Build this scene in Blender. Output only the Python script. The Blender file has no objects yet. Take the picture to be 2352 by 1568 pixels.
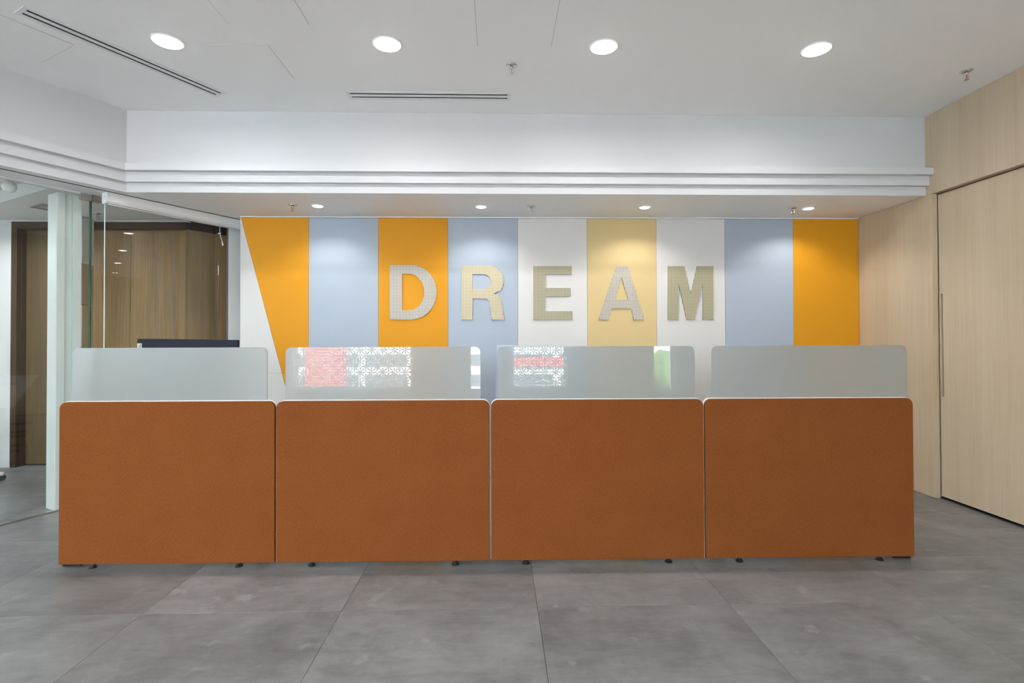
import bpy, bmesh, math, random
from mathutils import Matrix, Vector
random.seed(7)
S = bpy.context.scene
COL = S.collection

# ------------------------------------------------------------------ camera
cam_d = bpy.data.cameras.new('camera')
cam = bpy.data.objects.new('camera', cam_d); COL.objects.link(cam)
R_ = Vector((0.999622, -0.027316, -0.003186)); F_ = Vector((0.02735, 0.999563, 0.011187)); U_ = Vector((0.002879, -0.01127, 0.999932))
m = Matrix((R_, U_, -F_)).transposed().to_4x4(); m.translation = (0, 0, 1.27)
cam.matrix_world = m
cam_d.sensor_width = 36.0; cam_d.lens = 1200 / 2352 * 36.0
cam_d.shift_x = (1176 - 1175.06) / 2352; cam_d.shift_y = (761.62 - 784) / 2352
cam_d.clip_start = 0.02; cam_d.clip_end = 300
S.camera = cam

# ------------------------------------------------------------------ sky and exposure
S.view_settings.view_transform = 'Standard'; S.view_settings.look = 'None'
S.view_settings.gamma = 1.0; S.view_settings.use_curve_mapping = False
S.view_settings.exposure = 0.6
SKY = 11.0
w = bpy.data.worlds.new('sky'); S.world = w; w.use_nodes = True
bg = w.node_tree.nodes['Background']
bg.inputs[0].default_value = (0.83, 0.93, 1.0, 1); bg.inputs[1].default_value = SKY

def portal(x0, x1, z0, z1, y):
    """daylight portal in a window opening: steers sampling of the sky, gives no light itself"""
    l = bpy.data.lights.new('window_portal', 'AREA'); l.shape = 'RECTANGLE'
    l.size = x1 - x0; l.size_y = z1 - z0; l.cycles.is_portal = True
    o = bpy.data.objects.new('window_portal', l); COL.objects.link(o)
    o.location = ((x0 + x1) / 2, y, (z0 + z1) / 2); o.rotation_euler = (math.radians(90), 0, 0)
WINS = [(-7.6, -4.5, 1.2, 2.85), (-4.05, -1.80, 0.3, 2.6), (-0.72, -0.36, 0.25, 2.6), (0.10, 1.15, 0.3, 2.6), (2.80, 3.20, 0.25, 2.6)]  # the first, high window is added out of view for more daylight from the left
for x0, x1, z0, z1 in WINS: portal(x0, x1, z0, z1, -4.04)

# the sun, behind the viewed wall: it lights the street and the facade opposite the windows
sl = bpy.data.lights.new('sun', 'SUN'); sl.energy = 40.0; sl.angle = math.radians(0.6); sl.color = (1, 0.96, 0.9)
so = bpy.data.objects.new('sun', sl); COL.objects.link(so); so.rotation_euler = Vector((-0.25, -0.75, -0.62)).to_track_quat('-Z', 'Y').to_euler()

# lamps of the room: four big downlights in view, two unseen rows added behind the viewpoint to light the front
CEIL = [(-1.94, 3.118), (-0.652, 3.118), (0.648, 3.118), (1.952, 3.118)]
CEIL_ADDED = [(-1.94, 0.4), (-0.652, 0.4), (0.648, 0.4), (-1.94, -2.3), (-0.652, -2.3)]
SPOT = [(-1.516, 4.452), (-0.1355, 4.458), (1.273, 4.458), (2.717, 4.475)]
P_CEIL, P_ADDED, P_SPOT, P_CORR = 7.5, 7.5, 16.0, 15.0
def area(name, loc, size, power, col, spread=180, rot=(0, 0, 0), sy=None):
    l = bpy.data.lights.new(name, 'AREA'); l.shape = 'RECTANGLE' if sy else 'DISK'; l.size = size
    if sy: l.size_y = sy
    l.energy = power; l.color = col; l.spread = math.radians(spread)
    o = bpy.data.objects.new(name, l); COL.objects.link(o); o.location = loc; o.rotation_euler = rot
    return o
for x, y in CEIL: area('downlight_lamp', (x, y, 3.012), 0.15, P_CEIL, (1, 0.98, 0.96), 170)
for x, y in CEIL_ADDED: area('downlight_lamp', (x, y, 3.012), 0.15, P_ADDED, (1, 0.98, 0.96), 170)
for x, y in SPOT:
    l = bpy.data.lights.new('spot_lamp', 'SPOT'); l.energy = P_SPOT; l.color = (1, 0.955, 0.89)
    l.spot_size = math.radians(140); l.spot_blend = 0.55; l.shadow_soft_size = 0.03
    o = bpy.data.objects.new('spot_lamp', l); COL.objects.link(o); o.location = (x, y, 2.378)
area('corridor_lamp', (-5.0, 3.4, 2.54), 0.3, P_CORR, (0.97, 1, 0.98), 170)
area('corridor_lamp', (-4.6, 4.75, 2.44), 0.12, 5, (0.97, 1, 0.98), 150)

# ------------------------------------------------------------------ materials
def newmat(name):
    mt = bpy.data.materials.new(name); mt.use_nodes = True
    nt = mt.node_tree; b = nt.nodes['Principled BSDF']
    return mt, nt, b
def N(nt, typ, **kw):
    n = nt.nodes.new(typ)
    for k, v in kw.items():
        if k.startswith('i_'):
            key = k[2:]; key = int(key) if key.isdigit() else key.replace('_', ' ')
            n.inputs[key].default_value = v
        else: setattr(n, k, v)
    return n
def plain(name, col, rough=0.6, metal=0.0, coat=0.0, bump=0.0, bscale=200, spec=0.5):
    mt, nt, b = newmat(name)
    b.inputs['Base Color'].default_value = (*col, 1); b.inputs['Roughness'].default_value = rough
    b.inputs['Metallic'].default_value = metal; b.inputs['Coat Weight'].default_value = coat
    b.inputs['Specular IOR Level'].default_value = spec
    tc = N(nt, 'ShaderNodeTexCoord'); nz = N(nt, 'ShaderNodeTexNoise', i_Scale=bscale, i_Detail=3.0)
    nt.links.new(tc.outputs['Object'], nz.inputs['Vector'])
    mx = N(nt, 'ShaderNodeMix', data_type='RGBA', i_0=0.5)
    mx.inputs[6].default_value = (*[c * 0.97 for c in col], 1); mx.inputs[7].default_value = (*[min(1, c * 1.03) for c in col], 1)
    nt.links.new(nz.outputs['Fac'], mx.inputs[0]); nt.links.new(mx.outputs[2], b.inputs['Base Color'])
    if bump:
        bp = N(nt, 'ShaderNodeBump', i_Strength=bump, i_Distance=0.001)
        nt.links.new(nz.outputs['Fac'], bp.inputs['Height']); nt.links.new(bp.outputs[0], b.inputs['Normal'])
    return mt
def wood(name, c1, c2, sc=1.0, rough=0.5, spec=0.4, band=0.0):
    """vertical grain: noise stretched along z"""
    mt, nt, b = newmat(name); L = nt.links.new
    tc = N(nt, 'ShaderNodeTexCoord')
    mp = N(nt, 'ShaderNodeMapping'); mp.inputs['Scale'].default_value = (90 * sc, 90 * sc, 1.6)
    mp2 = N(nt, 'ShaderNodeMapping'); mp2.inputs['Scale'].default_value = (9 * sc, 9 * sc, 0.25)
    L(tc.outputs['Object'], mp.inputs[0]); L(tc.outputs['Object'], mp2.inputs[0])
    n1 = N(nt, 'ShaderNodeTexNoise', i_Scale=1.0, i_Detail=6.0, i_Roughness=0.65); L(mp.outputs[0], n1.inputs['Vector'])
    n2 = N(nt, 'ShaderNodeTexNoise', i_Scale=1.0, i_Detail=2.0); L(mp2.outputs[0], n2.inputs['Vector'])
    ad = N(nt, 'ShaderNodeMath', operation='MULTIPLY_ADD'); ad.inputs[1].default_value = 0.55
    ml = N(nt, 'ShaderNodeMath', operation='MULTIPLY'); ml.inputs[1].default_value = 0.45
    L(n2.outputs['Fac'], ml.inputs[0]); L(n1.outputs['Fac'], ad.inputs[0]); L(ml.outputs[0], ad.inputs[2])
    cr = N(nt, 'ShaderNodeValToRGB'); cr.color_ramp.elements[0].position = 0.33; cr.color_ramp.elements[1].position = 0.68
    cr.color_ramp.elements[0].color = (*c1, 1); cr.color_ramp.elements[1].color = (*c2, 1)
    L(ad.outputs[0], cr.inputs[0]); L(cr.outputs[0], b.inputs['Base Color'])
    b.inputs['Roughness'].default_value = rough; b.inputs['Specular IOR Level'].default_value = spec
    bp = N(nt, 'ShaderNodeBump', i_Strength=0.06, i_Distance=0.001); L(n1.outputs['Fac'], bp.inputs['Height']); L(bp.outputs[0], b.inputs['Normal'])
    return mt
def fabric(name):
    mt, nt, b = newmat(name); L = nt.links.new
    tc = N(nt, 'ShaderNodeTexCoord')
    outs = []
    for sx, sz in ((220, 900), (900, 220)):
        mp = N(nt, 'ShaderNodeMapping'); mp.inputs['Scale'].default_value = (sx, 100, sz); L(tc.outputs['Object'], mp.inputs[0])
        n = N(nt, 'ShaderNodeTexNoise', i_Scale=0.35, i_Detail=3.0, i_Roughness=0.7); L(mp.outputs[0], n.inputs['Vector']); outs.append(n)
    a = N(nt, 'ShaderNodeMath', operation='ADD'); L(outs[0].outputs['Fac'], a.inputs[0]); L(outs[1].outputs['Fac'], a.inputs[1])
    big = N(nt, 'ShaderNodeTexNoise', i_Scale=5.0, i_Detail=2.0); L(tc.outputs['Object'], big.inputs['Vector'])
    a2 = N(nt, 'ShaderNodeMath', operation='MULTIPLY_ADD'); a2.inputs[1].default_value = 0.25; L(big.outputs['Fac'], a2.inputs[0]); L(a.outputs[0], a2.inputs[2])
    cr = N(nt, 'ShaderNodeValToRGB'); e = cr.color_ramp.elements
    e[0].position = 0.85; e[1].position = 1.45 if False else 1.0
    dv = N(nt, 'ShaderNodeMapRange'); dv.inputs['From Min'].default_value = 0.75; dv.inputs['From Max'].default_value = 1.5; L(a2.outputs[0], dv.inputs['Value'])
    e[0].position = 0.15; e[1].position = 0.85
    e[0].color = (0.165, 0.050, 0.0135, 1); e[1].color = (0.235, 0.077, 0.0225, 1)
    L(dv.outputs[0], cr.inputs[0]); L(cr.outputs[0], b.inputs['Base Color'])
    b.inputs['Roughness'].default_value = 0.95; b.inputs['Specular IOR Level'].default_value = 0.05
    b.inputs['Sheen Weight'].default_value = 0.0
    bp = N(nt, 'ShaderNodeBump', i_Strength=0.25, i_Distance=0.001); L(a.outputs[0], bp.inputs['Height']); L(bp.outputs[0], b.inputs['Normal'])
    return mt
def concrete(name):
    mt, nt, b = newmat(name); L = nt.links.new
    tc = N(nt, 'ShaderNodeTexCoord'); oi = N(nt, 'ShaderNodeObjectInfo')
    off = N(nt, 'ShaderNodeVectorMath', operation='SCALE'); cmb = N(nt, 'ShaderNodeCombineXYZ')
    L(oi.outputs['Random'], cmb.inputs[0]); L(oi.outputs['Random'], cmb.inputs[2]); off.inputs['Scale'].default_value = 37.0; L(cmb.outputs[0], off.inputs[0])
    ad = N(nt, 'ShaderNodeVectorMath', operation='ADD'); L(tc.outputs['Object'], ad.inputs[0]); L(off.outputs[0], ad.inputs[1])
    n1 = N(nt, 'ShaderNodeTexNoise', i_Scale=3.0, i_Detail=10.0, i_Roughness=0.68, i_Distortion=0.3); L(ad.outputs[0], n1.inputs['Vector'])
    mp = N(nt, 'ShaderNodeMapping'); mp.inputs['Scale'].default_value = (5, 17, 5); L(ad.outputs[0], mp.inputs[0])
    n2 = N(nt, 'ShaderNodeTexNoise', i_Scale=1.0, i_Detail=10.0, i_Roughness=0.74, i_Distortion=0.5); L(mp.outputs[0], n2.inputs['Vector'])
    n3 = N(nt, 'ShaderNodeTexNoise', i_Scale=7.5, i_Detail=4.0, i_Roughness=0.6, i_Distortion=0.15); L(ad.outputs[0], n3.inputs['Vector'])
    mixf = N(nt, 'ShaderNodeMath', operation='MULTIPLY_ADD'); mixf.inputs[1].default_value = 0.6
    h = N(nt, 'ShaderNodeMath', operation='MULTIPLY'); h.inputs[1].default_value = 0.4
    L(n2.outputs['Fac'], h.inputs[0]); L(n1.outputs['Fac'], mixf.inputs[0]); L(h.outputs[0], mixf.inputs[2])
    cr = N(nt, 'ShaderNodeValToRGB'); e = cr.color_ramp.elements
    e[0].position = 0.34; e[1].position = 0.66; e[0].color = (0.120, 0.121, 0.125, 1); e[1].color = (0.265, 0.266, 0.271, 1)
    mid = e.new(0.5); mid.color = (0.192, 0.193, 0.199, 1)
    L(mixf.outputs[0], cr.inputs[0])
    # pale worn blotches
    bl = N(nt, 'ShaderNodeMapRange'); bl.inputs['From Min'].default_value = 0.62; bl.inputs['From Max'].default_value = 0.72; bl.inputs['To Max'].default_value = 0.55
    L(n3.outputs['Fac'], bl.inputs['Value'])
    mx = N(nt, 'ShaderNodeMix', data_type='RGBA'); mx.inputs[7].default_value = (0.33, 0.33, 0.335, 1)
    L(bl.outputs[0], mx.inputs[0]); L(cr.outputs[0], mx.inputs[6])
    # tile to tile tone
    rm = N(nt, 'ShaderNodeMapRange'); rm.inputs['To Min'].default_value = 0.92; rm.inputs['To Max'].default_value = 1.08; L(oi.outputs['Random'], rm.inputs['Value'])
    vm = N(nt, 'ShaderNodeVectorMath', operation='SCALE'); L(mx.outputs[2], vm.inputs[0]); L(rm.outputs[0], vm.inputs['Scale'])
    L(vm.outputs[0], b.inputs['Base Color'])
    b.inputs['Roughness'].default_value = 0.38; b.inputs['Specular IOR Level'].default_value = 0.45
    bp = N(nt, 'ShaderNodeBump', i_Strength=0.12, i_Distance=0.002); L(mixf.outputs[0], bp.inputs['Height']); L(bp.outputs[0], b.inputs['Normal'])
    return mt
def clear_glass(name, tint):
    mt = bpy.data.materials.new(name); mt.use_nodes = True; nt = mt.node_tree; nt.nodes.clear(); L = nt.links.new
    out = N(nt, 'ShaderNodeOutputMaterial'); mix = N(nt, 'ShaderNodeMixShader')
    tr = N(nt, 'ShaderNodeBsdfTransparent'); tr.inputs[0].default_value = (*tint, 1)
    gl = N(nt, 'ShaderNodeBsdfGlossy'); gl.inputs['Roughness'].default_value = 0.0
    ge = N(nt, 'ShaderNodeNewGeometry'); fr = N(nt, 'ShaderNodeFresnel')
    ma = N(nt, 'ShaderNodeMath', operation='MULTIPLY_ADD'); ma.inputs[1].default_value = 1 / 1.5 - 1.5; ma.inputs[2].default_value = 1.5
    L(ge.outputs['Backfacing'], ma.inputs[0]); L(ma.outputs[0], fr.inputs['IOR'])
    L(fr.outputs[0], mix.inputs[0]); L(tr.outputs[0], mix.inputs[1]); L(gl.outputs[0], mix.inputs[2]); L(mix.outputs[0], out.inputs[0])
    return mt
def frosted(name):
    mt, nt, b = newmat(name)
    b.inputs['Base Color'].default_value = (0.54, 0.57, 0.57, 1); b.inputs['Roughness'].default_value = 0.42
    b.inputs['Transmission Weight'].default_value = 0.66; b.inputs['IOR'].default_value = 1.45
    b.inputs['Coat Weight'].default_value = 1.0; b.inputs['Coat Roughness'].default_value = 0.0; b.inputs['Coat IOR'].default_value = 1.6
    b.inputs['Specular IOR Level'].default_value = 0.2
    nz = N(nt, 'ShaderNodeTexNoise', i_Scale=900.0); tc = N(nt, 'ShaderNodeTexCoord'); nt.links.new(tc.outputs['Object'], nz.inputs['Vector'])
    bp = N(nt, 'ShaderNodeBump', i_Strength=0.05, i_Distance=0.0005); nt.links.new(nz.outputs['Fac'], bp.inputs['Height']); nt.links.new(bp.outputs[0], b.inputs['Normal'])
    return mt
def dotted(name, face, hole):
    """square grid of small punched holes, pitch 13.3 mm"""
    mt, nt, b = newmat(name); L = nt.links.new
    tc = N(nt, 'ShaderNodeTexCoord'); sp = N(nt, 'ShaderNodeSeparateXYZ'); L(tc.outputs['Object'], sp.inputs[0])
    sq = []
    for ax in (0, 2):
        a = N(nt, 'ShaderNodeMath', operation='DIVIDE'); a.inputs[1].default_value = 0.0134; L(sp.outputs[ax], a.inputs[0])
        f = N(nt, 'ShaderNodeMath', operation='FRACT'); L(a.outputs[0], f.inputs[0])
        s = N(nt, 'ShaderNodeMath', operation='SUBTRACT'); s.inputs[1].default_value = 0.5; L(f.outputs[0], s.inputs[0])
        p = N(nt, 'ShaderNodeMath', operation='MULTIPLY'); L(s.outputs[0], p.inputs[0]); L(s.outputs[0], p.inputs[1]); sq.append(p)
    d = N(nt, 'ShaderNodeMath', operation='ADD'); L(sq[0].outputs[0], d.inputs[0]); L(sq[1].outputs[0], d.inputs[1])
    lt = N(nt, 'ShaderNodeMath', operation='LESS_THAN'); lt.inputs[1].default_value = 0.075; L(d.outputs[0], lt.inputs[0])
    mx = N(nt, 'ShaderNodeMix', data_type='RGBA'); mx.inputs[6].default_value = (*face, 1); mx.inputs[7].default_value = (*hole, 1)
    L(lt.outputs[0], mx.inputs[0]); L(mx.outputs[2], b.inputs['Base Color']); b.inputs['Roughness'].default_value = 0.5
    return mt
def emit(name, col, st):
    mt = bpy.data.materials.new(name); mt.use_nodes = True; nt = mt.node_tree; nt.nodes.clear()
    out = N(nt, 'ShaderNodeOutputMaterial'); e = N(nt, 'ShaderNodeEmission'); e.inputs[0].default_value = (*col, 1); e.inputs[1].default_value = st
    nt.links.new(e.outputs[0], out.inputs[0]); return mt

M = dict(
    white=plain('white paint', (0.80, 0.81, 0.82), 0.7, bump=0.03), ceil=plain('ceiling paint', (0.92, 0.92, 0.925), 0.8, bump=0.02),
    fascia=plain('fascia paint', (0.60, 0.615, 0.64), 0.7), trimw=plain('trim paint', (0.86, 0.87, 0.88), 0.6), laminate=plain('white laminate', (0.86, 0.87, 0.87), 0.4),  # fascia: the soffit's white, darkened in colour to hold down the lamp light
    orange=plain('orange panel', (0.64, 0.285, 0.013), 0.6, spec=0.2), blue=plain('pale blue panel', (0.365, 0.425, 0.515), 0.6, spec=0.3),
    tan=plain('tan panel', (0.60, 0.465, 0.235), 0.6, spec=0.3), wpanel=plain('off white panel', (0.63, 0.625, 0.62), 0.55),
    birch=wood('pale wood laminate', (0.47, 0.375, 0.262), (0.585, 0.48, 0.35), 1.0),
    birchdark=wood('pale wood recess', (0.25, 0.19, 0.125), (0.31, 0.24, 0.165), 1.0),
    oak=wood('brown veneer', (0.25, 0.150, 0.068), (0.50, 0.325, 0.16), 0.8, rough=0.35),
    oakdark=wood('brown door veneer', (0.115, 0.076, 0.038), (0.215, 0.150, 0.080), 0.8, rough=0.35),
    walnut=wood('dark brown frame', (0.060, 0.034, 0.023), (0.095, 0.056, 0.038), 1.0, rough=0.5, spec=0.15),
    fabric=fabric('orange woven fabric'), concrete=concrete('grey concrete vinyl'),
    joint=plain('tile joint', (0.10, 0.10, 0.10), 0.9), slot=plain('dark slot', (0.035, 0.037, 0.042), 0.8), grey=plain('seam grey', (0.26, 0.26, 0.265), 0.9),
    black=plain('black plastic', (0.012, 0.012, 0.014), 0.45), navy=plain('dark navy plastic', (0.018, 0.022, 0.034), 0.6, spec=0.12), pale=plain('pale blue grey plastic', (0.42, 0.48, 0.57), 0.45),
    chrome=plain('chrome', (0.62, 0.62, 0.63), 0.15, metal=1.0), steel=plain('brushed steel', (0.50, 0.48, 0.46), 0.35, metal=1.0), red=plain('red bulb', (0.25, 0.012, 0.015), 0.3),
    alu=plain('white aluminium', (0.72, 0.74, 0.75), 0.35), frame=plain('light grey post', (0.74, 0.78, 0.78), 0.4), blind=plain('blind cassette', (0.88, 0.88, 0.89), 0.45), label=plain('label grey', (0.62, 0.64, 0.65), 0.5),
    glass=clear_glass('clear glass', (0.955, 0.975, 0.965)), pane=clear_glass('window glass', (0.97, 0.98, 0.98)), gedge=plain('green glass edge', (0.02, 0.16, 0.07), 0.1, coat=1.0), wedge=plain('bright glass edge', (0.78, 0.84, 0.84), 0.15),
    frost=frosted('frosted glass'), lamp=emit('lamp face', (1, 0.99, 0.98), 12.0), lampw=emit('warm lamp face', (1, 0.93, 0.82), 12.0),
    D=dotted('perforated light grey', (0.55, 0.52, 0.47), (0.07, 0.055, 0.04)), R=dotted('perforated cream', (0.64, 0.575, 0.40), (0.085, 0.065, 0.03)), E=dotted('perforated khaki', (0.45, 0.42, 0.29), (0.06, 0.052, 0.028)),
    bark=plain('bark', (0.10, 0.075, 0.05), 0.9), leaf=plain('leaves', (0.10, 0.20, 0.05), 0.7, bscale=8), far=plain('far render', (0.75, 0.76, 0.76), 0.8), farred=plain('far red band', (0.65, 0.10, 0.09), 0.7), farwin=plain('far window', (0.16, 0.19, 0.21), 0.3), ground=plain('street', (0.58, 0.58, 0.57), 0.9),
)

# ------------------------------------------------------------------ mesh helpers
class MB:
    def __init__(s): s.v = []; s.f = []
    def add(s, vs, fs):
        o = len(s.v); s.v += [tuple(p) for p in vs]; s.f += [tuple(i + o for i in f) for f in fs]; return s
    def box(s, x0, x1, y0, y1, z0, z1):
        return s.add([(x0, y0, z0), (x1, y0, z0), (x1, y1, z0), (x0, y1, z0), (x0, y0, z1), (x1, y0, z1), (x1, y1, z1), (x0, y1, z1)],
                     [(0, 3, 2, 1), (4, 5, 6, 7), (0, 1, 5, 4), (1, 2, 6, 5), (2, 3, 7, 6), (3, 0, 4, 7)])
    def prism(s, poly, z0, z1):           # polygon in xy (any winding) raised in z
        a = sum(poly[i][0] * poly[(i + 1) % len(poly)][1] - poly[(i + 1) % len(poly)][0] * poly[i][1] for i in range(len(poly)))
        if a < 0: poly = poly[::-1]
        n = len(poly)
        return s.add([(x, y, z0) for x, y in poly] + [(x, y, z1) for x, y in poly],
                     [tuple(range(n - 1, -1, -1)), tuple(range(n, 2 * n))] + [(i, (i + 1) % n, (i + 1) % n + n, i + n) for i in range(n)])
    def slab(s, poly, y0, y1):            # polygon in xz (counter-clockwise seen from -y) given depth in y
        a = sum(poly[i][0] * poly[(i + 1) % len(poly)][1] - poly[(i + 1) % len(poly)][0] * poly[i][1] for i in range(len(poly)))
        if a < 0: poly = poly[::-1]
        n = len(poly)
        return s.add([(x, y0, z) for x, z in poly] + [(x, y1, z) for x, z in poly],
                     [tuple(range(n)), tuple(range(2 * n - 1, n - 1, -1))] + [(i, i + n, (i + 1) % n + n, (i + 1) % n) for i in range(n)])
    def lathe(s, prof, n=24, c=(0, 0, 0)):  # profile (r, z) bottom to top
        vs = []; fs = []
        for r, z in prof:
            for k in range(n):
                a = 2 * math.pi * k / n; vs.append((c[0] + r * math.cos(a), c[1] + r * math.sin(a), c[2] + z))
        for j in range(len(prof) - 1):
            for k in range(n):
                fs.append((j * n + k, j * n + (k + 1) % n, (j + 1) * n + (k + 1) % n, (j + 1) * n + k))
        fs.append(tuple(range(n - 1, -1, -1))); fs.append(tuple((len(prof) - 1) * n + k for k in range(n)))
        return s.add(vs, fs)
    def tube(s, pts, r, n=8):
        pts = [Vector(p) for p in pts]; vs = []; fs = []
        for i, p in enumerate(pts):
            d = (pts[min(i + 1, len(pts) - 1)] - pts[max(i - 1, 0)]).normalized()
            a = d.cross(Vector((0, 0, 1)) if abs(d.z) < 0.9 else Vector((1, 0, 0))).normalized(); b = d.cross(a)
            rr = r[i] if isinstance(r, (list, tuple)) else r
            for k in range(n):
                t = 2 * math.pi * k / n; vs.append(p + rr * (math.cos(t) * a + math.sin(t) * b))
        for i in range(len(pts) - 1):
            for k in range(n): fs.append((i * n + k, i * n + (k + 1) % n, (i + 1) * n + (k + 1) % n, (i + 1) * n + k))
        fs.append(tuple(range(n - 1, -1, -1))); fs.append(tuple((len(pts) - 1) * n + k for k in range(n)))
        return s.add(vs, fs)
    def mesh(s, name, mat):
        me = bpy.data.meshes.new(name); me.from_pydata(s.v, [], s.f); me.materials.append(mat)
        bm = bmesh.new(); bm.from_mesh(me); bmesh.ops.recalc_face_normals(bm, faces=bm.faces); bm.to_mesh(me); bm.free()
        return me
    def obj(s, name, mat, parent=None, bevel=0.0, smooth=False, loc=None, rot=None):
        return link(name, s.mesh(name, mat), parent, bevel, smooth, loc, rot)
def link(name, me, parent=None, bevel=0.0, smooth=False, loc=None, rot=None):
    o = bpy.data.objects.new(name, me); COL.objects.link(o)
    if parent: o.parent = parent
    if loc: o.location = loc
    if rot: o.rotation_euler = rot
    if smooth:
        for p in me.polygons: p.use_smooth = len(p.vertices) <= 4
    if bevel:
        b = o.modifiers.new('edge', 'BEVEL'); b.width = bevel; b.segments = 2; b.limit_method = 'ANGLE'; b.angle_limit = math.radians(50)
    return o
def empty(name, loc=(0, 0, 0), rotz=0.0):
    o = bpy.data.objects.new(name, None); COL.objects.link(o); o.location = loc; o.rotation_euler = (0, 0, rotz); o.empty_display_size = 0.1; return o
def tag(o, label, cat, group=None):
    o['label'] = label; o['category'] = cat
    if group: o['group'] = group
    return o
def struct(o, label, cat):
    o['kind'] = 'structure'; o['label'] = label; o['category'] = cat; return o
def dup(root, loc, rotz, label, group=None):
    r = root.copy(); COL.objects.link(r); r.location = loc; r.rotation_euler = (0, 0, rotz); r['label'] = label
    if group: r['group'] = group
    for ch in list(root.children):
        c = ch.copy(); COL.objects.link(c); c.parent = r
        for g in list(ch.children):
            d = g.copy(); COL.objects.link(d); d.parent = c
    return r
def curve_mesh(name, splines, depth, mat):
    """flat outline with holes in xz, extruded towards +y from y=0"""
    cu = bpy.data.curves.new(name, 'CURVE'); cu.dimensions = '2D'; cu.fill_mode = 'BOTH'; cu.extrude = depth / 2
    for sp in splines:
        p = cu.splines.new('POLY'); p.points.add(len(sp) - 1); p.use_cyclic_u = True
        for i, (x, z) in enumerate(sp): p.points[i].co = (x, z, 0, 1)
    return conv(name, cu, depth, mat)
def conv(name, cu, depth, mat):
    t = bpy.data.objects.new('tmp', cu); COL.objects.link(t); bpy.context.view_layer.update()
    me = bpy.data.meshes.new_from_object(t.evaluated_get(bpy.context.evaluated_depsgraph_get())); bpy.data.objects.remove(t)
    me.name = name; me.transform(Matrix.Rotation(math.radians(90), 4, 'X')); me.transform(Matrix.Translation((0, depth / 2, 0)))
    me.materials.clear(); me.materials.append(mat); return me

PA = math.atan2(0.8681, 0.4964)          # direction of the glass partition seen from above
UX, UY = 0.4964, 0.8681
def P(u, l): return (u * UX - l * UY, u * UY + l * UX)   # partition frame: u along it, l behind it
XR, YS, YB, HS, HC, XL = 3.4235, 4.0708, 4.85, 2.3916, 3.0236, -2.8393

# ================================================================== floor
fl = struct(MB().box(-9.2, 3.9, -4.3, 7.2, -0.08, -0.006).obj('floor', M['joint']), 'grey concrete-look vinyl tile floor running under the desks', 'floor')
tile = MB().box(-0.4563, 0.4563, -0.4563, 0.4563, -0.006, 0).mesh('floor_tile', M['concrete'])
for i in range(-10, 4):
    for j in range(-8, 5):
        cx, cy = 0.185 + 0.914 * i + 0.457, 2.47 + 0.914 * j + 0.457 - (0.42 if i == 2 else 0)
        link('floor_tile', tile, fl, bevel=0.0008, loc=(cx, cy, 0))

# ================================================================== ceiling, soffit
ce = struct(MB().box(-9.2, 3.7, -4.3, 7.2, HC, HC + 0.1).obj('ceiling', M['ceil']), 'white plasterboard ceiling above the reception', 'ceiling')
C0 = (XL, YS)
A0 = (XL - 7 * UX, YS - 7 * UY)
Ab = (P(-6.0, 4.80)); Bb = P(3.28, 4.80)
MB().prism([A0, C0, Bb, Ab], HS + 0.0125, HC - 0.0005).prism([C0, (XR, YS), (XR, 5.06), Bb], HS + 0.0125, HC - 0.0005).obj('fascia', M['fascia'], ce)
MB().prism([A0, C0, Bb, Ab], HS, HS + 0.012).prism([C0, (XR, YS), (XR, 5.06), Bb], HS, HS + 0.012).obj('soffit', M['trimw'], ce)
# shadow gap line along the soffit in front of the glass
g = MB().box(-1.0, 3.2, 4.568, 4.583, HS - 0.0015, HS + 0.003).obj('shadow_gap', M['slot'], ce, rot=(0, 0, PA))
# corridor ceiling: high bay and the lower part behind it
MB().prism([(1.89, 4.803), (7.5, 4.803), (7.5, 8.6), (1.89, 8.6)], 2.455, 2.58).obj('corridor_ceiling', M['ceil'], ce, rot=(0, 0, PA))
MB().prism([(-4.5, 4.803), (1.89, 4.803), (1.89, 8.6), (-4.5, 8.6)], 2.565, 2.62).obj('corridor_ceiling', M['white'], ce, rot=(0, 0, PA))
# thin outlines of the access hatches: a plate with a narrow dark joint round it
def hatch(cx, cy, s, rz, loc_gap=0.0018):
    a = MB().box(-s - loc_gap, s + loc_gap, -s - loc_gap, s + loc_gap, -0.0006, 0.003).obj('access_panel_joint', M['grey'], ce, loc=(cx, cy, HC), rot=(0, 0, rz))
    b = MB().box(-s, s, -s, s, -0.0016, 0.003).obj('access_panel', M['ceil'], ce, loc=(cx, cy, HC), rot=(0, 0, rz))
hatch(-1.270, 2.710, 0.222, 0); hatch(-1.575, 3.345, 0.207, 0, 0.001); hatch(0.108, 2.905, 0.221, 0)
hatch(-2.816, 3.085, 0.218, PA)

# stepped moulding round the soffit (three strips, the top one stands out most)
def strip(name, p, z0, z1, label):
    nx, ny = UY, -UX
    d0 = nx * XL + ny * YS
    y = YS - p; x = (d0 + p - ny * y) / nx
    q = (x - 7 * UX, y - 7 * UY)
    mb = MB().prism([q, (x, y), C0, A0], z0, z1).prism([(x, y), (XR - 0.0005, y), (XR - 0.0005, YS - 0.0003), C0], z0, z1)
    struct(mb.obj(name, M['fascia']), label, 'moulding')
strip('trim_1', 0.083, 2.538, 2.5917, 'topmost and widest white moulding strip round the soffit')
strip('trim_2', 0.041, 2.463, 2.5379, 'middle white moulding strip round the soffit')
strip('trim_3', 0.004, HS, 2.4629, 'lowest white moulding strip at the soffit edge')

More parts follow.
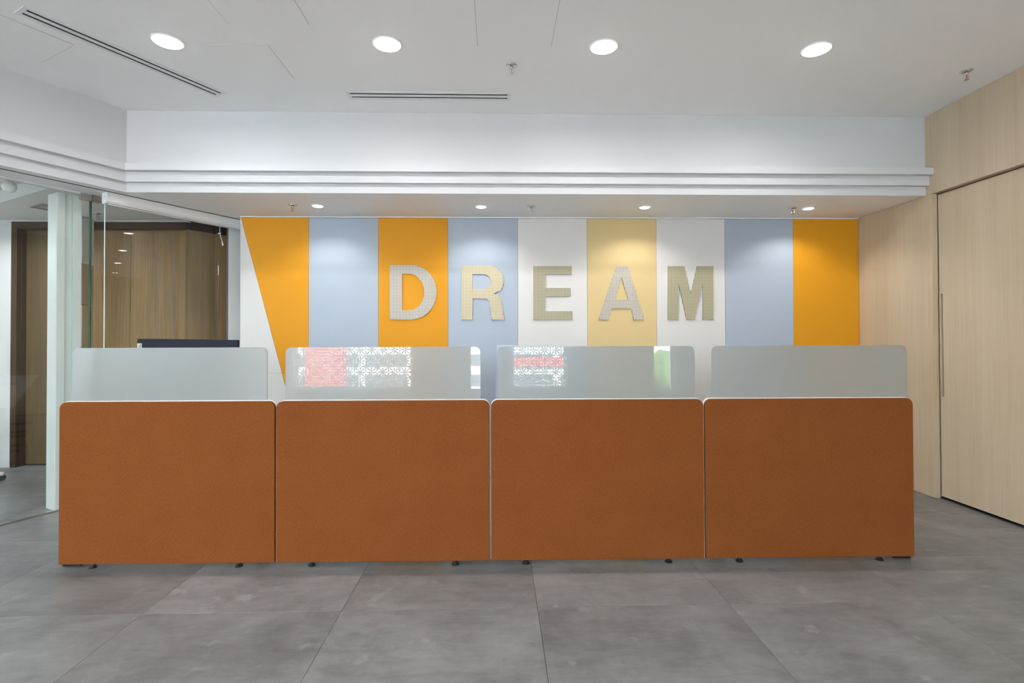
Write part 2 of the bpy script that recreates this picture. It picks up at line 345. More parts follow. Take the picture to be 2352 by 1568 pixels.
# ================================================================== feature wall
wb = struct(MB().box(-2.3548, XR, YB + 0.0125, 5.05, 0, HS).obj('wall_back', M['white']), 'striped feature wall behind the desks', 'wall')
MB().box(-2.350, XR - 0.002, YB + 0.0105, YB + 0.0125, 0.001, 2.374).obj('panel_backing', M['grey'], wb)
xs = [-2.3538, -1.7338, -1.0963, -0.4542, 0.1926, 0.84, 1.4922, 2.1409, 2.7943, XR]
mats = [None, 'blue', 'orange', 'blue', 'wpanel', 'tan', 'wpanel', 'blue', 'orange']
plab = {'blue': 'pale blue panel', 'orange': 'orange panel', 'wpanel': 'off-white panel', 'tan': 'tan panel'}
G = 0.0011; ZT = 2.378
def xd(z): return -2.343 + (2.357 - z) * 0.2616
for z0, z1 in ((0.002, 0.9494), (0.9516, ZT)):
    o = MB().slab([(xs[0], z0), (xd(z0) - G, z0), (xd(z1) - G, z1), (xs[0], z1)], YB, YB + 0.0104).obj('wall_panel', M['wpanel'], wb, bevel=0.0005); o['label'] = 'off-white panel cut on the slant'
    o = MB().slab([(xd(z0) + G, z0), (xs[1] - G, z0), (xs[1] - G, z1), (xd(z1) + G, z1)], YB, YB + 0.0104).obj('wall_panel', M['orange'], wb, bevel=0.0005); o['label'] = 'orange panel cut on the slant'
for i in range(1, 9):
    o = MB().box(xs[i] + G, xs[i + 1] - G, YB, YB + 0.0104, 0.002, ZT).obj('wall_panel', M[mats[i]], wb, bevel=0.0005); o['label'] = plab[mats[i]]
struct(MB().box(-2.3548, XR - 0.001, YB - 0.006, YB + 0.012, ZT + 0.003, HS - 0.0004).obj('trim_4', M['trimw']), 'narrow white strip along the top of the striped wall', 'trim')

# letters on the feature wall
LET = {"D":[[[-0.9889,1.944],[-0.7944,1.9441],[-0.7575,1.941],[-0.7215,1.9318],[-0.6873,1.9167],[-0.6557,1.896],[-0.6276,1.8702],[-0.6035,1.8401],[-0.5842,1.8063],[-0.57,1.7697],[-0.5614,1.7312],[-0.5586,1.6917],[-0.5616,1.6523],[-0.5703,1.6138],[-0.5845,1.5772],[-0.604,1.5435],[-0.6281,1.5135],[-0.6563,1.4879],[-0.6879,1.4673],[-0.7221,1.4522],[-0.7581,1.4431],[-0.795,1.4401],[-0.9892,1.4401]],[[-0.8772,1.8636],[-0.8185,1.8636],[-0.7932,1.861],[-0.7686,1.8533],[-0.7456,1.8407],[-0.7247,1.8236],[-0.7068,1.8026],[-0.6922,1.7781],[-0.6815,1.7511],[-0.6749,1.7223],[-0.6727,1.6926],[-0.675,1.663],[-0.6816,1.6342],[-0.6924,1.6072],[-0.707,1.5828],[-0.725,1.5618],[-0.7459,1.5448],[-0.769,1.5322],[-0.7935,1.5246],[-0.8188,1.522],[-0.8775,1.5221]]],"R":[[[-0.331,1.9379],[-0.0839,1.9381],[-0.057,1.9355],[-0.031,1.9279],[-0.007,1.9154],[0.0143,1.8986],[0.0321,1.878],[0.0457,1.8544],[0.0547,1.8286],[0.0587,1.8015],[0.0576,1.7741],[0.0515,1.7474],[0.0405,1.7224],[0.0251,1.6999],[0.0001,1.6941],[-0.0342,1.68],[0.0001,1.6699],[0.0282,1.6376],[0.0441,1.573],[0.05,1.5124],[0.0679,1.4357],[-0.0449,1.436],[-0.0569,1.4844],[-0.0627,1.557],[-0.0747,1.6094],[-0.1008,1.6357],[-0.2275,1.6358],[-0.228,1.4364],[-0.3321,1.4366]],[[-0.227,1.8597],[-0.1244,1.8597],[-0.1073,1.8573],[-0.0913,1.8502],[-0.0777,1.839],[-0.0672,1.8244],[-0.0607,1.8073],[-0.0585,1.789],[-0.0608,1.7708],[-0.0674,1.7537],[-0.078,1.7391],[-0.0917,1.7279],[-0.1076,1.7208],[-0.1247,1.7184],[-0.2273,1.7185]]],"E":[[[0.3363,1.9343],[0.6934,1.9345],[0.6931,1.8558],[0.4495,1.8557],[0.449,1.7302],[0.6803,1.7301],[0.68,1.651],[0.4487,1.6513],[0.4481,1.5129],[0.6984,1.5125],[0.6981,1.4343],[0.3345,1.4351]]],"A":[[[1.1112,1.9343],[1.2216,1.9344],[1.368,1.4328],[1.2739,1.433],[1.25,1.5399],[1.0662,1.5402],[1.0371,1.4335],[0.9454,1.4337]],[[1.1625,1.8233],[1.2239,1.6175],[1.0931,1.6177]]],"M":[[[1.5966,1.9334],[1.7529,1.9334],[1.8115,1.6723],[1.8735,1.9335],[2.029,1.9336],[2.0252,1.4313],[1.925,1.4315],[1.9275,1.7661],[1.846,1.4317],[1.772,1.4319],[1.697,1.7662],[1.6947,1.4321],[1.5933,1.4323]]]}
desc = {'D': 'light grey perforated letter D on the orange stripe', 'R': 'cream perforated letter R on the pale blue stripe', 'E': 'khaki perforated letter E on the off-white stripe',
        'A': 'light grey perforated letter A on the tan stripe', 'M': 'khaki perforated letter M on the off-white stripe'}
for k in 'DREAM':
    x0 = LET[k][0][0][0] if k != 'A' else min(p[0] for p in LET[k][0]); z0 = min(p[1] for p in LET[k][0])
    me = curve_mesh('wall_letter', [[(x - x0, z - z0) for x, z in s] for s in LET[k]], 0.012, M['D' if k in 'DA' else 'R' if k == 'R' else 'E'])
    o = link('wall_letter', me, loc=(x0, YB - 0.0121, z0)); tag(o, desc[k], 'letter', 'letters spelling DREAM on the striped wall')

# ================================================================== right wall, sliding door
wr = MB()
wr.box(XR + 0.012, 3.7, -4.3, YS + 1.0, HS, HC)                     # behind the header boards
wr.box(XR + 0.012, 3.7, 4.047, 5.06, 0, HS)                         # side of the niche
wr.box(3.56, 3.7, 2.5, 4.047, 0, HS)                                # behind the sliding door
wr.box(3.4685, 3.7, -4.3, 2.5, 0, HS)
wr = struct(wr.obj('wall_right', M['birch']), 'pale wood clad wall on the right', 'wall')
for y0, y1 in ((1.6, 2.9), (2.9015, 5.06)): MB().box(XR, XR + 0.0115, y0, y1, HS, HC - 0.001).obj('wall_board', M['birch'], wr, bevel=0.0006)
MB().box(XR, XR + 0.0115, -4.2, 1.598, HS, HC - 0.001).obj('wall_board', M['birch'], wr)
for z0, z1 in ((0.003, 0.7399), (0.7401, 1.6469), (1.6471, HS - 0.0005)): MB().box(XR, XR + 0.0115, 4.047, 4.849, z0, z1).obj('wall_board', M['birch'], wr, bevel=0.0005)
MB().box(XR, 3.468, 4.012, 4.0465, 0.003, HS - 0.0005).obj('wall_post', M['birch'], wr, bevel=0.001)
MB().box(3.470, 3.558, 2.55, 4.04, 0.0, 0.004).obj('floor_track', M['slot'], wr)
d1 = struct(empty('door_1', (3.4685, 4.006, 0)), 'pale wood sliding door with long recessed grip', 'door')
DB = [(0.022, 0.7999), (0.8001, 1.6199), (1.6201, 2.382)]
for i, (z0, z1) in enumerate(DB):
    if i == 1:
        MB().box(0, 0.04, -0.016, -0.001, z0, z1).obj('door_board', M['birch'], d1)
        MB().box(0, 0.04, -1.46, -0.034, z0, z1).obj('door_board', M['birch'], d1, bevel=0.0005)
        MB().box(0.0, 0.04, -0.0335, -0.0165, 1.602, z1).obj('door_board', M['birch'], d1)
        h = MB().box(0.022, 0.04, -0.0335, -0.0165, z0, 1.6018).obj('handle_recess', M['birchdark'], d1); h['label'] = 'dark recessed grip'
    else: MB().box(0, 0.04, -1.46, -0.001, z0, z1).obj('door_board', M['birch'], d1, bevel=0.0005)

# ================================================================== glass partition on the left
wl = struct(empty('wall_left', (0, 0, 0), PA), 'clear glass partition wall on the left with white post', 'wall')
MB().box(-1.0, 0.885, 4.785, 4.795, 0.012, 2.376).obj('glass_pane', M['glass'], wl)
MB().box(1.976, 2.016, 4.785, 4.795, 0.012, 2.376).obj('glass_pane', M['glass'], wl)
e = MB().box(2.0165, 2.0205, 4.784, 4.796, 0.012, 2.376).obj('pane_edge', M['gedge'], wl); e['label'] = 'green glass edge'
MB().box(-1.0, 2.02, 4.775, 4.7995, 2.3765, HS - 0.0005).obj('head_channel', M['alu'], wl)
MB().box(-1.0, 0.885, 4.778, 4.7995, 0.0003, 0.0115).obj('floor_channel', M['steel'], wl)
MB().box(1.815, 1.968, 4.812, 4.945, 0.001, 2.36).obj('post', M['frame'], wl, bevel=0.003)
MB().box(1.815, 1.866, 4.7962, 4.8118, 0.001, 2.36).obj('post_fin', M['frame'], wl, bevel=0.003)
MB().box(1.914, 1.968, 4.7962, 4.8118, 0.001, 2.36).obj('post_fin', M['frame'], wl, bevel=0.003)
MB().box(3.122, 5.3, 4.745, 4.775, 0.001, HS - 0.0005).obj('wall_end', M['trimw'], wl)
MB().box(3.1185, 3.1215, 4.748, 4.772, 0.001, 2.376).obj('jamb_strip', M['joint'], wl)
MB().box(-8.4, -1.0, 4.74, 4.86, 0.001, HS).obj('wall_section', M['white'], wl)
MB().box(-1.12, -1.0, 4.86, 9.0, 0.001, 2.56).obj('wall_return', M['white'], wl)
d2 = struct(empty('door_2', (*P(2.03, 4.79), 0), PA + math.radians(3.5)), 'clear glass door standing slightly ajar', 'door')
MB().box(0.0, 1.062, -0.005, 0.005, 0.012, 2.372).obj('door_pane', M['glass'], d2)
MB().box(-0.001, 0.057, -0.018, 0.018, 2.338, 2.386).obj('patch_fitting', M['steel'], d2, bevel=0.001)
e = MB().box(-0.0045, -0.0015, -0.005, 0.005, 0.012, 2.336).obj('pane_edge', M['gedge'], d2)
pf = MB().box(1.95, 2.0255, 4.772, 4.808, 2.338, 2.386)
pf = pf.obj('patch_fitting', M['steel'], wl, bevel=0.001); pf['label'] = 'pale steel patch fitting'
MB().box(0.0, 1.062, -0.012, 0.012, 0.004, 0.0118).obj('bottom_rail', M['steel'], d2)

d4 = struct(empty('door_4', (*P(1.972, 4.79), 0), PA + math.radians(3.8)), 'clear glass door left of the white post, slightly ajar', 'door')
MB().box(-1.08, 0.0, -0.005, 0.005, 0.012, 2.374).obj('door_pane', M['glass'], d4)
MB().box(-1.08, 0.0, -0.009, 0.009, 0.0005, 0.0118).obj('bottom_rail', M['steel'], d4)

# roller blind over the glass door
rb = tag(empty('roller_blind', (*P(2.043, 4.628), HS), PA), 'white roller blind rolled up above the glass door', 'blind')
prof = [(-0.038, -0.0006), (0.036, -0.0006), (0.036, -0.074), (0.014, -0.084), (-0.018, -0.082), (-0.034, -0.066), (-0.041, -0.035)]
def xprism(prof, x0, x1):
    n = len(prof); return MB().add([(x0, y, z) for y, z in prof] + [(x1, y, z) for y, z in prof], [tuple(range(n)), tuple(range(2 * n - 1, n - 1, -1))] + [(i, i + n, (i + 1) % n + n, (i + 1) % n) for i in range(n)])
xprism(prof, 0.012, 1.232).obj('cassette', M['blind'], rb, bevel=0.002)
xprism([(y * 1.06, z * 1.05 if z < -0.01 else z) for y, z in prof], 0.0, 0.0118).obj('end_cap', M['blind'], rb, bevel=0.002)
MB().box(0.02, 1.225, -0.012, 0.006, -0.092, -0.0845).obj('bottom_bar', M['alu'], rb, bevel=0.002)
MB().lathe([(0.008, -0.010), (0.010, 0), (0.008, 0.010)], 12, (-0.008, -0.03, -0.074)).obj('chain_guide', M['blind'], rb)
MB().tube([(0.012, 0.02, -0.08), (0.012, 0.021, -1.0), (0.012, 0.022, -1.9)], 0.0035, 8).obj('pull_cord', M['wedge'], rb)  # thin tube standing in for the bright line of a glass edge
co = [(x - 0.085, y, z) for x, y, z in [(0.985, -0.03, -0.078), (0.980, -0.034, -0.11), (0.978, -0.036, -0.15), (0.983, -0.036, -0.185), (0.995, -0.034, -0.215), (1.006, -0.032, -0.24)]]
cd = MB().tube(co, 0.0028, 8).obj('control_cord', M['wedge'], rb, smooth=True)
MB().tube([(0.875, -0.036, -0.166), (0.903, -0.036, -0.162)], 0.0055, 10).obj('cord_clip', M['blind'], cd)
MB().tube([(0.919, -0.032, -0.236), (0.927, -0.031, -0.268)], [0.004, 0.007], 10).obj('cord_weight', M['blind'], cd)

# ================================================================== corridor behind the glass
wf = MB().box(-9.2, -4.828, 5.32, 5.46, 0, 2.565).box(-4.828, -3.1, 5.32, 5.46, 2.44, 2.565)
wf.box(-9.2, -9.05, 3.0, 5.46, 0, 2.565)
wf = struct(wf.obj('wall_corridor', M['white']), 'white corridor wall beyond the glass partition', 'wall')
MB().box(-4.30, -4.205, 5.33, 5.46, 0.001, 2.44).obj('wall_pier', M['white'], wf)
MB().box(-4.205, -3.125, 5.32, 5.46, 2.372, 2.44).obj('wood_header', M['walnut'], wf, bevel=0.002)
for x0, x1 in ((-4.204, -3.722), (-3.718, -3.128)): MB().box(x0, x1, 5.40, 5.46, 0.002, 2.3715).obj('wood_panel', M['oak'], wf, bevel=0.002)
ob = [(-3.126, 5.325), (-2.16, 6.80), (-2.26, 6.86), (-3.126, 5.46)]
MB().prism(ob, 0.002, 2.37).obj('wood_panel', M['oak'], wf)
MB().prism(ob, 2.3705, 2.455).obj('wood_header', M['walnut'], wf)
MB().box(-2.6, 3.9, 6.95, 7.1, 0.001, HC).box(-2.02, -1.92, 5.051, 6.95, 0.001, HC).box(-3.3, -2.0, 5.46, 7.1, 2.585, 2.7).obj('wall_stop', M['white'], wf)  # unseen boxes added to stop sky light leaking in behind the walls
sh = struct(empty('trim_5', (-4.04, 5.2, 0)), 'narrow white ledge and upstand beside the post, beyond the glass', 'trim')
MB().box(-0.045, 0.03, -0.05, 0.10, 2.03, 2.45).obj('upstand', M['white'], sh)
MB().box(-0.05, 0.035, -0.06, 0.10, 2.0, 2.028).obj('ledge', M['laminate'], sh, bevel=0.002)
for k in range(5): MB().box(-0.045, 0.03, -0.05 + 0.006 * (k % 2), 0.10, 0.4 * k + 0.002, 0.4 * k + 0.397).obj('fascia_board', M['birch'], sh, bevel=0.003)
d3 = struct(empty('door_3', (-4.565, 5.40, 0)), 'brown wooden corridor door in a dark frame', 'door')
MB().box(-0.262, -0.205, -0.085, 0.05, 0.001, 2.372).obj('frame_jamb', M['walnut'], d3, bevel=0.002)
MB().box(-0.2045, -0.196, -0.04, 0.05, 0.001, 2.372).obj('door_stop', M['walnut'], d3)
MB().box(-0.262, 0.262, -0.085, 0.05, 2.3725, 2.4395).obj('frame_head', M['walnut'], d3, bevel=0.002)
MB().box(-0.1955, 0.262, 0.012, 0.05, 0.012, 2.372).obj('door_leaf', M['oakdark'], d3, bevel=0.001)
MB().box(-0.1955, 0.262, 0.013, 0.045, 0.001, 0.0115).obj('door_seal', M['black'], d3)

# motion sensor on the corridor ceiling
se = tag(empty('motion_sensor', (-3.505, 3.842, 2.565)), 'white round ceiling sensor with ball head and black wire', 'sensor')
MB().lathe([(0.040, -0.135), (0.040, 0.0)], 20).obj('stem', M['white'], se, smooth=True)
MB().lathe([(0.045, -0.160), (0.064, -0.150), (0.066, -0.138), (0.055, -0.132)], 28).obj('base_plate', M['laminate'], se, smooth=True)
MB().lathe([(0.004, -0.243), (0.022, -0.237), (0.037, -0.222), (0.043, -0.203), (0.040, -0.182), (0.028, -0.168), (0.024, -0.158)], 24).obj('ball_head', M['laminate'], se, smooth=True)
MB().tube([(0.05, 0.03, -0.145), (0.075, 0.055, -0.142), (0.095, 0.075, -0.135), (0.10, 0.08, -0.115), (0.09, 0.075, -0.095), (0.06, 0.06, -0.06), (0.05, 0.05, 0.0)], 0.0035, 8).obj('wire', M['black'], se, smooth=True)
# corridor air vent
av = tag(empty('air_vent', (*P(2.07, 5.875), 2.455), PA), 'small metal air grille in the corridor ceiling beside the white post', 'vent')
MB().box(0, 0.26, -0.105, -0.085, -0.012, -0.0003).box(0, 0.26, 0.085, 0.105, -0.012, -0.0003).box(0, 0.02, -0.085, 0.085, -0.012, -0.0003).box(0.24, 0.26, -0.085, 0.085, -0.012, -0.0003).obj('frame', M['steel'], av)
MB().box(0.02, 0.24, -0.085, 0.085, -0.003, -0.0003).obj('backing', M['slot'], av)
for k in range(3): MB().box(0.022, 0.238, -0.06 + 0.05 * k, -0.035 + 0.05 * k, -0.010, -0.004).obj('slat', M['white'], av)

# chair whose foot shows at the left edge, beyond the glass
ch = tag(empty('office_chair', (-4.815, 4.70, 0)), 'white star-base office chair beyond the glass, only one foot in view', 'chair')
for k in range(5):
    a = math.radians(20 + 72 * k); c, s = math.cos(a), math.sin(a)
    MB().tube([(0.02 * c, 0.02 * s, 0.115), (0.2 * c, 0.2 * s, 0.085), (0.40 * c, 0.40 * s, 0.056)], [0.028, 0.024, 0.018], 10).obj('base_leg', M['laminate'], ch, smooth=True)
    MB().tube([(0.385 * c - 0.014 * s, 0.385 * s + 0.014 * c, 0.026), (0.385 * c + 0.014 * s, 0.385 * s - 0.014 * c, 0.026)], 0.0255, 14).obj('caster', M['black'], ch)
MB().lathe([(0.03, 0.10), (0.026, 0.26), (0.016, 0.262), (0.016, 0.40)], 16).obj('gas_lift', M['steel'], ch, smooth=True)
MB().box(-0.23, 0.20, -0.20, 0.20, 0.40, 0.46).obj('seat', M['laminate'], ch, bevel=0.025)
MB().box(-0.26, -0.21, -0.21, 0.21, 0.55, 1.0).obj('backrest', M['laminate'], ch, bevel=0.02)
MB().tube([(-0.10, 0, 0.405), (-0.30, 0, 0.41), (-0.285, 0, 0.60)], 0.015, 8).obj('back_arm', M['steel'], ch)

# ================================================================== wall in front (behind the viewpoint) with windows
wfr = MB(); x = -9.2
for x0, x1, z0, z1 in WINS:
    wfr.box(x, x0, -4.3, -4.06, 0, HC).box(x0, x1, -4.3, -4.06, 0, z0).box(x0, x1, -4.3, -4.06, z1, HC); x = x1
wfr.box(x, 3.7, -4.3, -4.06, 0, HC)
struct(wfr.obj('wall_front', M['white']), 'white window wall behind the viewpoint', 'wall')
def lens(p, q, w_, y0, y1, mb):
    px, pz = p; qx, qz = q; dx, dz = qx - px, qz - pz; pts = []
    for k in range(5):
        t = k / 4; b = w_ * math.sin(math.pi * t); pts.append((px + dx * t - dz * b, pz + dz * t + dx * b))
    for k in range(1, 4):
        t = 1 - k / 4; b = w_ * math.sin(math.pi * t); pts.append((px + dx * t + dz * b, pz + dz * t - dx * b))
    mb.slab(pts, y0, y1)
for i, (x0, x1, z0, z1) in enumerate(WINS):
    o = struct(empty('window_%d' % (i + 1), ((x0 + x1) / 2, -4.18, z0)), ['high wide window at the far left behind the viewpoint', 'wide window behind a petal lattice screen', 'narrow slit window behind the viewpoint', 'square window behind a petal lattice screen', 'tall clear window facing the trees'][i], 'window')
    W, Hh = (x1 - x0) / 2, z1 - z0; t = 0.04
    MB().box(-W, W, -0.03, 0.03, 0, t).box(-W, W, -0.03, 0.03, Hh - t, Hh).box(-W, -W + t, -0.03, 0.03, t, Hh - t).box(W - t, W, -0.03, 0.03, t, Hh - t).obj('window_frame', M['alu'], o)
    MB().box(-W + t, W - t, -0.004, 0.004, t, Hh - t).obj('pane', M['pane'], o)
    if i in (1, 3):
        mb = MB(); c = 0.107; nx = max(1, round(2 * W / c)); nz = round(1.3 / c); c = 2 * W / nx
        for a in range(nx):
            for b in range(nz):
                xa, za = -W + a * c, b * c
                lens((xa, za), (xa + c, za), 0.12, 0.155, 0.165, mb); lens((xa, za), (xa, za + c), 0.12, 0.155, 0.165, mb)
                if (a + b) % 2: lens((xa, za), (xa + c, za + c), 0.07, 0.155, 0.165, mb)
                else: lens((xa + c, za), (xa, za + c), 0.07, 0.155, 0.165, mb)
        lt = mb.obj('lattice_screen', M['laminate'], o, loc=(0, 0, 0.0)); lt['kind'] = 'stuff'

# ================================================================== outside the windows
struct(MB().box(-60, 60, -90, -4.6, -6.3, -6.0).obj('ground', M['ground']), 'street far below the windows', 'ground')
bd = tag(empty('office_building', (-4, -20, -6.0)), 'white office block with red sign across the street', 'building')
MB().box(-13, 9, -8, 0, 0, 16).obj('wall', M['far'], bd)
for k in range(8):
    for a in range(9): MB().box(-12.6 + 2.4 * a, -10.6 + 2.4 * a, -0.02, 0.06, 0.9 + 1.0 * k, 1.45 + 1.0 * k).obj('window', M['farwin'], bd)
s_ = MB().box(-6.0, -4.0, 0.07, 0.18, 4.6, 7.4).obj('sign_board', M['farred'], bd); s_['label'] = 'red sign board'
MB().box(4.2, 8.0, 0.07, 0.18, 5.85, 6.3).obj('sign_board', M['farred'], bd)
def blob_tree(loc, r, label, seed):
    rnd = random.Random(seed); t = tag(empty('tree', loc), label, 'tree', 'trees outside the windows')
    MB().tube([(0, 0, 0), (0.1, 0.05, 2.5), (0, 0, 5.0)], [0.22, 0.17, 0.1], 10).obj('trunk', M['bark'], t)
    bm = bmesh.new()
    for k in range(26):
        c = Vector((rnd.gauss(0, 0.45), rnd.gauss(0, 0.45), rnd.uniform(-0.6, 0.75))) * r
        g = bmesh.ops.create_icosphere(bm, subdivisions=2, radius=r * rnd.uniform(0.22, 0.38), matrix=Matrix.Translation(c + Vector((0, 0, 5.6))))
        for v in g['verts']: v.co += Vector((rnd.uniform(-1, 1), rnd.uniform(-1, 1), rnd.uniform(-1, 1))) * 0.09 * r
    me = bpy.data.meshes.new('crown'); bm.to_mesh(me); bm.free(); me.materials.append(M['leaf']); link('crown', me, t)
blob_tree((5.6, -11.0, -6.0), 1.5, 'bushy green tree nearer the tall clear window', 1)
blob_tree((9.5, -14.0, -6.0), 1.7, 'green tree farther along the street', 2)

# ================================================================== reception desks
def rrect(x0, x1, z0, z1, r, n=7):
    pts = [(x0, z0), (x1, z0)]
    for cx, a0 in ((x1 - r, 0), (x0 + r, 90)):
        for k in range(n + 1):
            a = math.radians(a0 + 90 * k / n); pts.append((cx + r * math.cos(a), z1 - r + r * math.sin(a)))
    return pts
DT = -0.0119
FAB = [(-2.4055, -1.2288), (-1.2236, -0.0433), (-0.0379, 1.1525), (1.1577, 2.3386)]
GLS = [(-2.365, -1.289), (-1.1875, -0.0955), (0.0016, 1.1180), (1.2155, 2.334)]
FEET = [(-2.25, -1.445), (-1.041, -0.24), (0.158, 0.964), (1.367, 2.17)]
dl = ['leftmost orange fabric desk, in front of the black monitor', 'orange fabric desk second from left, beside the slanted orange panel', 'orange fabric desk in front of the pale blue monitor', 'rightmost orange fabric desk, nearest the pale wood wall']
for i in range(4):
    s0, s1 = FAB[i]; sc = (s0 + s1) / 2
    ct, st = math.cos(DT), math.sin(DT)
    r = tag(empty('reception_desk', (sc * ct, 2.9092 + sc * st, 0), DT), dl[i], 'desk', 'orange fabric reception desks in a row')
    a, b = s0 - sc, s1 - sc
    MB().slab(rrect(a + 0.0015, b - 0.0015, 0.036, 0.9225, 0.037), 0, 0.020).obj('fabric_panel', M['fabric'], r, bevel=0.003)
    MB().slab(rrect(a - 0.0008, b + 0.0008, 0.034, 0.9265, 0.040), 0.0202, 0.0362).obj('backing_board', M['laminate'], r, bevel=0.001)
    g0, g1 = GLS[i]
    MB().slab(rrect(g0 - sc, g1 - sc, 0.80, 1.2200, 0.032), 0.0375, 0.0455).obj('glass_screen', M['frost'], r, bevel=0.0012)
    for f in FEET[i]:
        ft = MB().lathe([(0.021, 0.0), (0.021, 0.004), (0.011, 0.016), (0.009, 0.022)], 16, (f - sc, 0.045, 0)).obj('levelling_foot', M['black'], r, smooth=False)
        MB().lathe([(0.005, 0.0222), (0.005, 0.0500)], 10, (f - sc, 0.045, 0)).obj('stud', M['steel'], ft)
        MB().box(f - sc - 0.02, f - sc + 0.02, 0.0365, 0.060, 0.0503, 0.12).obj('foot_bracket', M['steel'], r)
    MB().box(a + 0.02, b - 0.02, 0.050, 0.72, 0.705, 0.73).obj('desktop', M['laminate'], r, bevel=0.002)
    for side in (-1, 1):
        outer = (i == 0 and side < 0) or (i == 3 and side > 0)
        x0 = (a - 0.028 if side < 0 else b - 0.075) if outer else (a + 0.16 if side < 0 else b - 0.26)
        y0 = 0.062 if outer else 0.2
        lg = MB().box(x0 + 0.02, x0 + 0.08, 0.30, 0.36, 0.0305, 0.7045).obj('leg', M['black'], r, bevel=0.002)
        MB().box(x0, x0 + 0.10, y0, 0.66, 0.001, 0.030).obj('foot_bar', M['black'], lg, bevel=0.002)

# monitors on the desktops
def monitor(loc, rz, ry, mat, label, wd, ht, logo):
    r = tag(empty('monitor', loc, rz), label, 'monitor')
    zb = 1.2655 - 0.73 - ht if logo else 1.217 - 0.73 - ht
    tl = Matrix.Rotation(ry, 4, 'Y')
    mb = MB().box(-wd / 2, wd / 2, 0.0, 0.028, zb, zb + ht); o = mb.obj('back_shell', mat, r, bevel=0.004); o.rotation_euler = (0, ry, 0)
    if logo: pass
    MB().box(-wd / 2 + 0.012, wd / 2 - 0.012, 0.0282, 0.0300, zb + 0.012, zb + ht - 0.012).obj('screen', M['black'], o)
    if logo:
        MB().box(-wd / 2 + 0.003, -wd / 2 + 0.031, -0.0016, -0.0002, zb + ht - 0.150, zb + ht - 0.030).obj('logo_plate', M['label'], o)
        cu = bpy.data.curves.new('logo_text', 'FONT'); cu.body = 'Lenovo'; cu.size = 0.030; cu.extrude = 0.0003; cu.align_x = 'RIGHT'
        me = conv('logo_text', cu, 0.0006, M['black']); me.transform(Matrix.Rotation(math.radians(-90), 4, 'Y'))
        link('logo_text', me, o, loc=(-wd / 2 + 0.028, -0.0023, zb + ht - 0.036))
    MB().tube([(0, 0.0, 0.008), (0, -0.035, 0.10), (0, -0.030, zb + ht * 0.45), (0, -0.001, zb + ht * 0.5)], 0.017, 12).obj('neck', mat, r, smooth=True)
    MB().lathe([(0.115, 0.001), (0.115, 0.006), (0.03, 0.010)], 28, (0, -0.01, 0)).obj('base', mat, r)
monitor((-1.991, 3.40, 0.7302), 0.0, 0.016, M['navy'], 'black monitor seen from the back behind the leftmost desk', 0.634, 0.375, True)
monitor((0.302, 3.40, 0.7302), 0.0, 0.012, M['pale'], 'pale blue-grey monitor seen from the back behind the third desk', 0.632, 0.36, False)

# ================================================================== lamps, sprinklers, diffusers
def downlight(x, y, z, r_, ring, label, cat, group, mat, proto=None):
    if proto: return dup(proto, (x, y, z), 0, label, group)
    o = tag(empty('ceiling_light' if z > 2.7 else 'spotlight', (x, y, z)), label, cat, group)
    n = 36; vs = []; fs = []
    for rr, zz in ((ring, -0.0003), (ring, -0.004), (r_, -0.006), (r_, -0.0003)):
        vs += [(rr * math.cos(2 * math.pi * k / n), rr * math.sin(2 * math.pi * k / n), zz) for k in range(n)]
    for j in range(4):
        for k in range(n): fs.append((j * n + k, j * n + (k + 1) % n, ((j + 1) % 4) * n + (k + 1) % n, ((j + 1) % 4) * n + k))
    MB().add(vs, fs).obj('trim_ring', M['laminate'], o, smooth=True)
    MB().lathe([(r_ - 0.006, -0.0095), (r_ - 0.0015, -0.007), (r_ - 0.0006, -0.0004)], n).obj('lamp_lens', mat, o)
    return o
dn = ['leftmost round downlight in the main ceiling, beside the slanting slot diffuser', 'round downlight second from left, above the straight slot diffuser', 'round downlight third from left, right of the middle sprinkler', 'rightmost round downlight in the main ceiling']
p0 = None
for i, (x, y) in enumerate(CEIL):
    o = downlight(x, y, HC, 0.077, 0.090, dn[i], 'ceiling light', 'round downlights in the main ceiling', M['lamp'], p0); p0 = p0 or o
bn = ['leftmost downlight of the row overhead', 'middle downlight of the row overhead', 'rightmost downlight of the row overhead', 'left downlight of the row near the window wall', 'right downlight of the row near the window wall']
for i, (x, y) in enumerate(CEIL_ADDED): downlight(x, y, HC, 0.077, 0.090, bn[i], 'ceiling light', 'downlights behind the viewpoint', M['lamp'], p0)
p1 = None
sn = ['small spotlight over the left pale blue stripe', 'small spotlight over the letter R', 'small spotlight over the letter A', 'rightmost small spotlight, over the right orange stripe']
for i, (x, y) in enumerate(SPOT):
    o = downlight(x, y, HS, 0.043, 0.054, sn[i], 'spotlight', 'small spotlights in the soffit', M['lampw'], p1); p1 = p1 or o
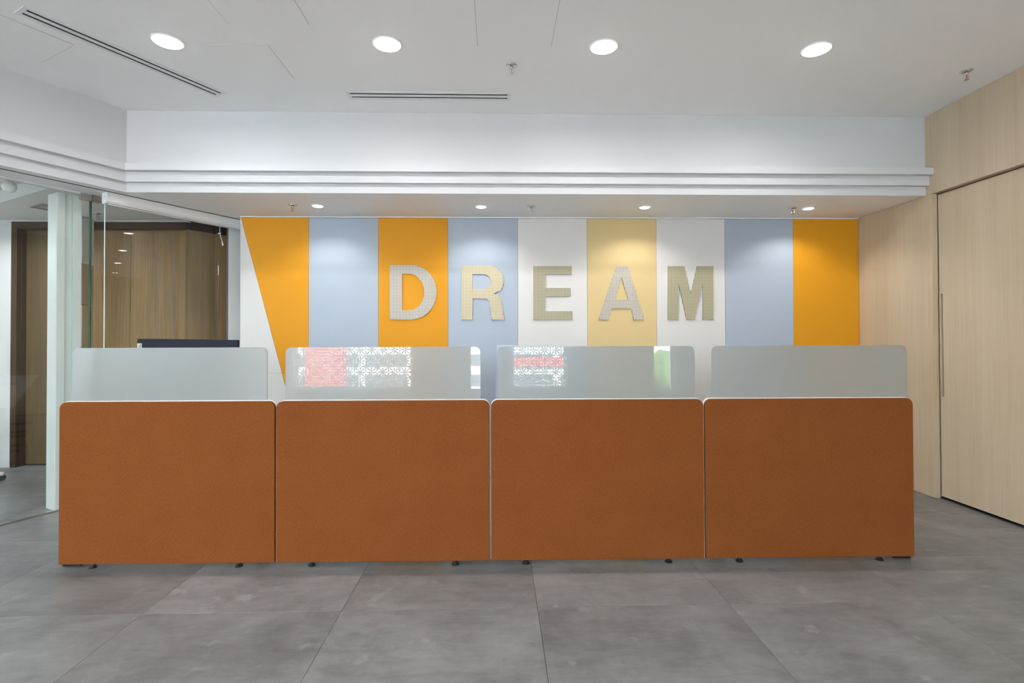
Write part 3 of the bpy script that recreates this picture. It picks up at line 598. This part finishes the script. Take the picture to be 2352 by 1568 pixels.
def sprinkler(x, y, z, label, group, proto):
    if proto: return dup(proto, (x, y, z), 0, label, group)
    o = tag(empty('sprinkler', (x, y, z)), label, 'sprinkler', group)
    MB().lathe([(0.012, -0.008), (0.030, -0.006), (0.036, -0.0003)], 24).obj('escutcheon', M['chrome'], o, smooth=True)
    MB().lathe([(0.008, -0.026), (0.011, -0.020), (0.011, -0.0085)], 14).obj('body', M['chrome'], o, smooth=True)
    for s in (-1, 1): MB().tube([(0.008 * s, 0, -0.022), (0.013 * s, 0, -0.036), (0.009 * s, 0, -0.048), (0.001 * s, 0, -0.054)], 0.0022, 6).obj('frame_arm', M['chrome'], o)
    MB().lathe([(0.0016, -0.0525), (0.002, -0.04), (0.0016, -0.0265)], 10).obj('bulb', M['red'], o)
    MB().lathe([(0.005, -0.0595), (0.014, -0.0585), (0.015, -0.0565), (0.004, -0.0552)], 16).obj('deflector', M['chrome'], o)
    return o
ps = None
for x, y, z, lb in ((0.0968, 3.346, HC, 'sprinkler in the middle of the main ceiling between downlights'), (3.1088, 3.354, HC, 'sprinkler in the main ceiling nearest the pale wood wall'), (-1.7163, 4.4257, HS, 'leftmost sprinkler in the soffit'), (0.2919, 4.44, HS, 'sprinkler in the soffit above the letter E'), (2.5743, 4.4664, HS, 'sprinkler in the soffit nearest the rightmost spotlight'), (-3.781, 5.029, 2.455, 'sprinkler in the corridor ceiling behind the glass')):
    o = sprinkler(x, y, z, lb, 'chrome ceiling sprinklers', ps); ps = ps or o
sd = tag(empty('slot_diffuser', (-0.487, 3.778, HC)), 'straight double slot air diffuser above the striped wall', 'air diffuser', 'slot diffusers in the main ceiling')
Ld = 0.588
MB().box(-Ld + 0.024, Ld - 0.024, -0.037, 0.037, -0.0012, -0.0003).obj('slot_backing', M['slot'], sd)
for y0, y1 in ((-0.062, -0.037), (-0.014, 0.014), (0.037, 0.062)): MB().box(-Ld + 0.0245, Ld - 0.0245, y0 + 0.0002, y1 - 0.0002, -0.006, -0.0013).obj('bar', M['white'], sd, bevel=0.001)
for s in (-1, 1): MB().box(min(s * Ld, s * (Ld - 0.024)), max(s * Ld, s * (Ld - 0.024)), -0.062, 0.062, -0.006, -0.0003).obj('end_plate', M['white'], sd, bevel=0.001)
o = dup(sd, (-2.2566, 3.312, HC), PA, 'slanting double slot air diffuser beside the leftmost downlight'); o.scale = (0.954, 1, 1)
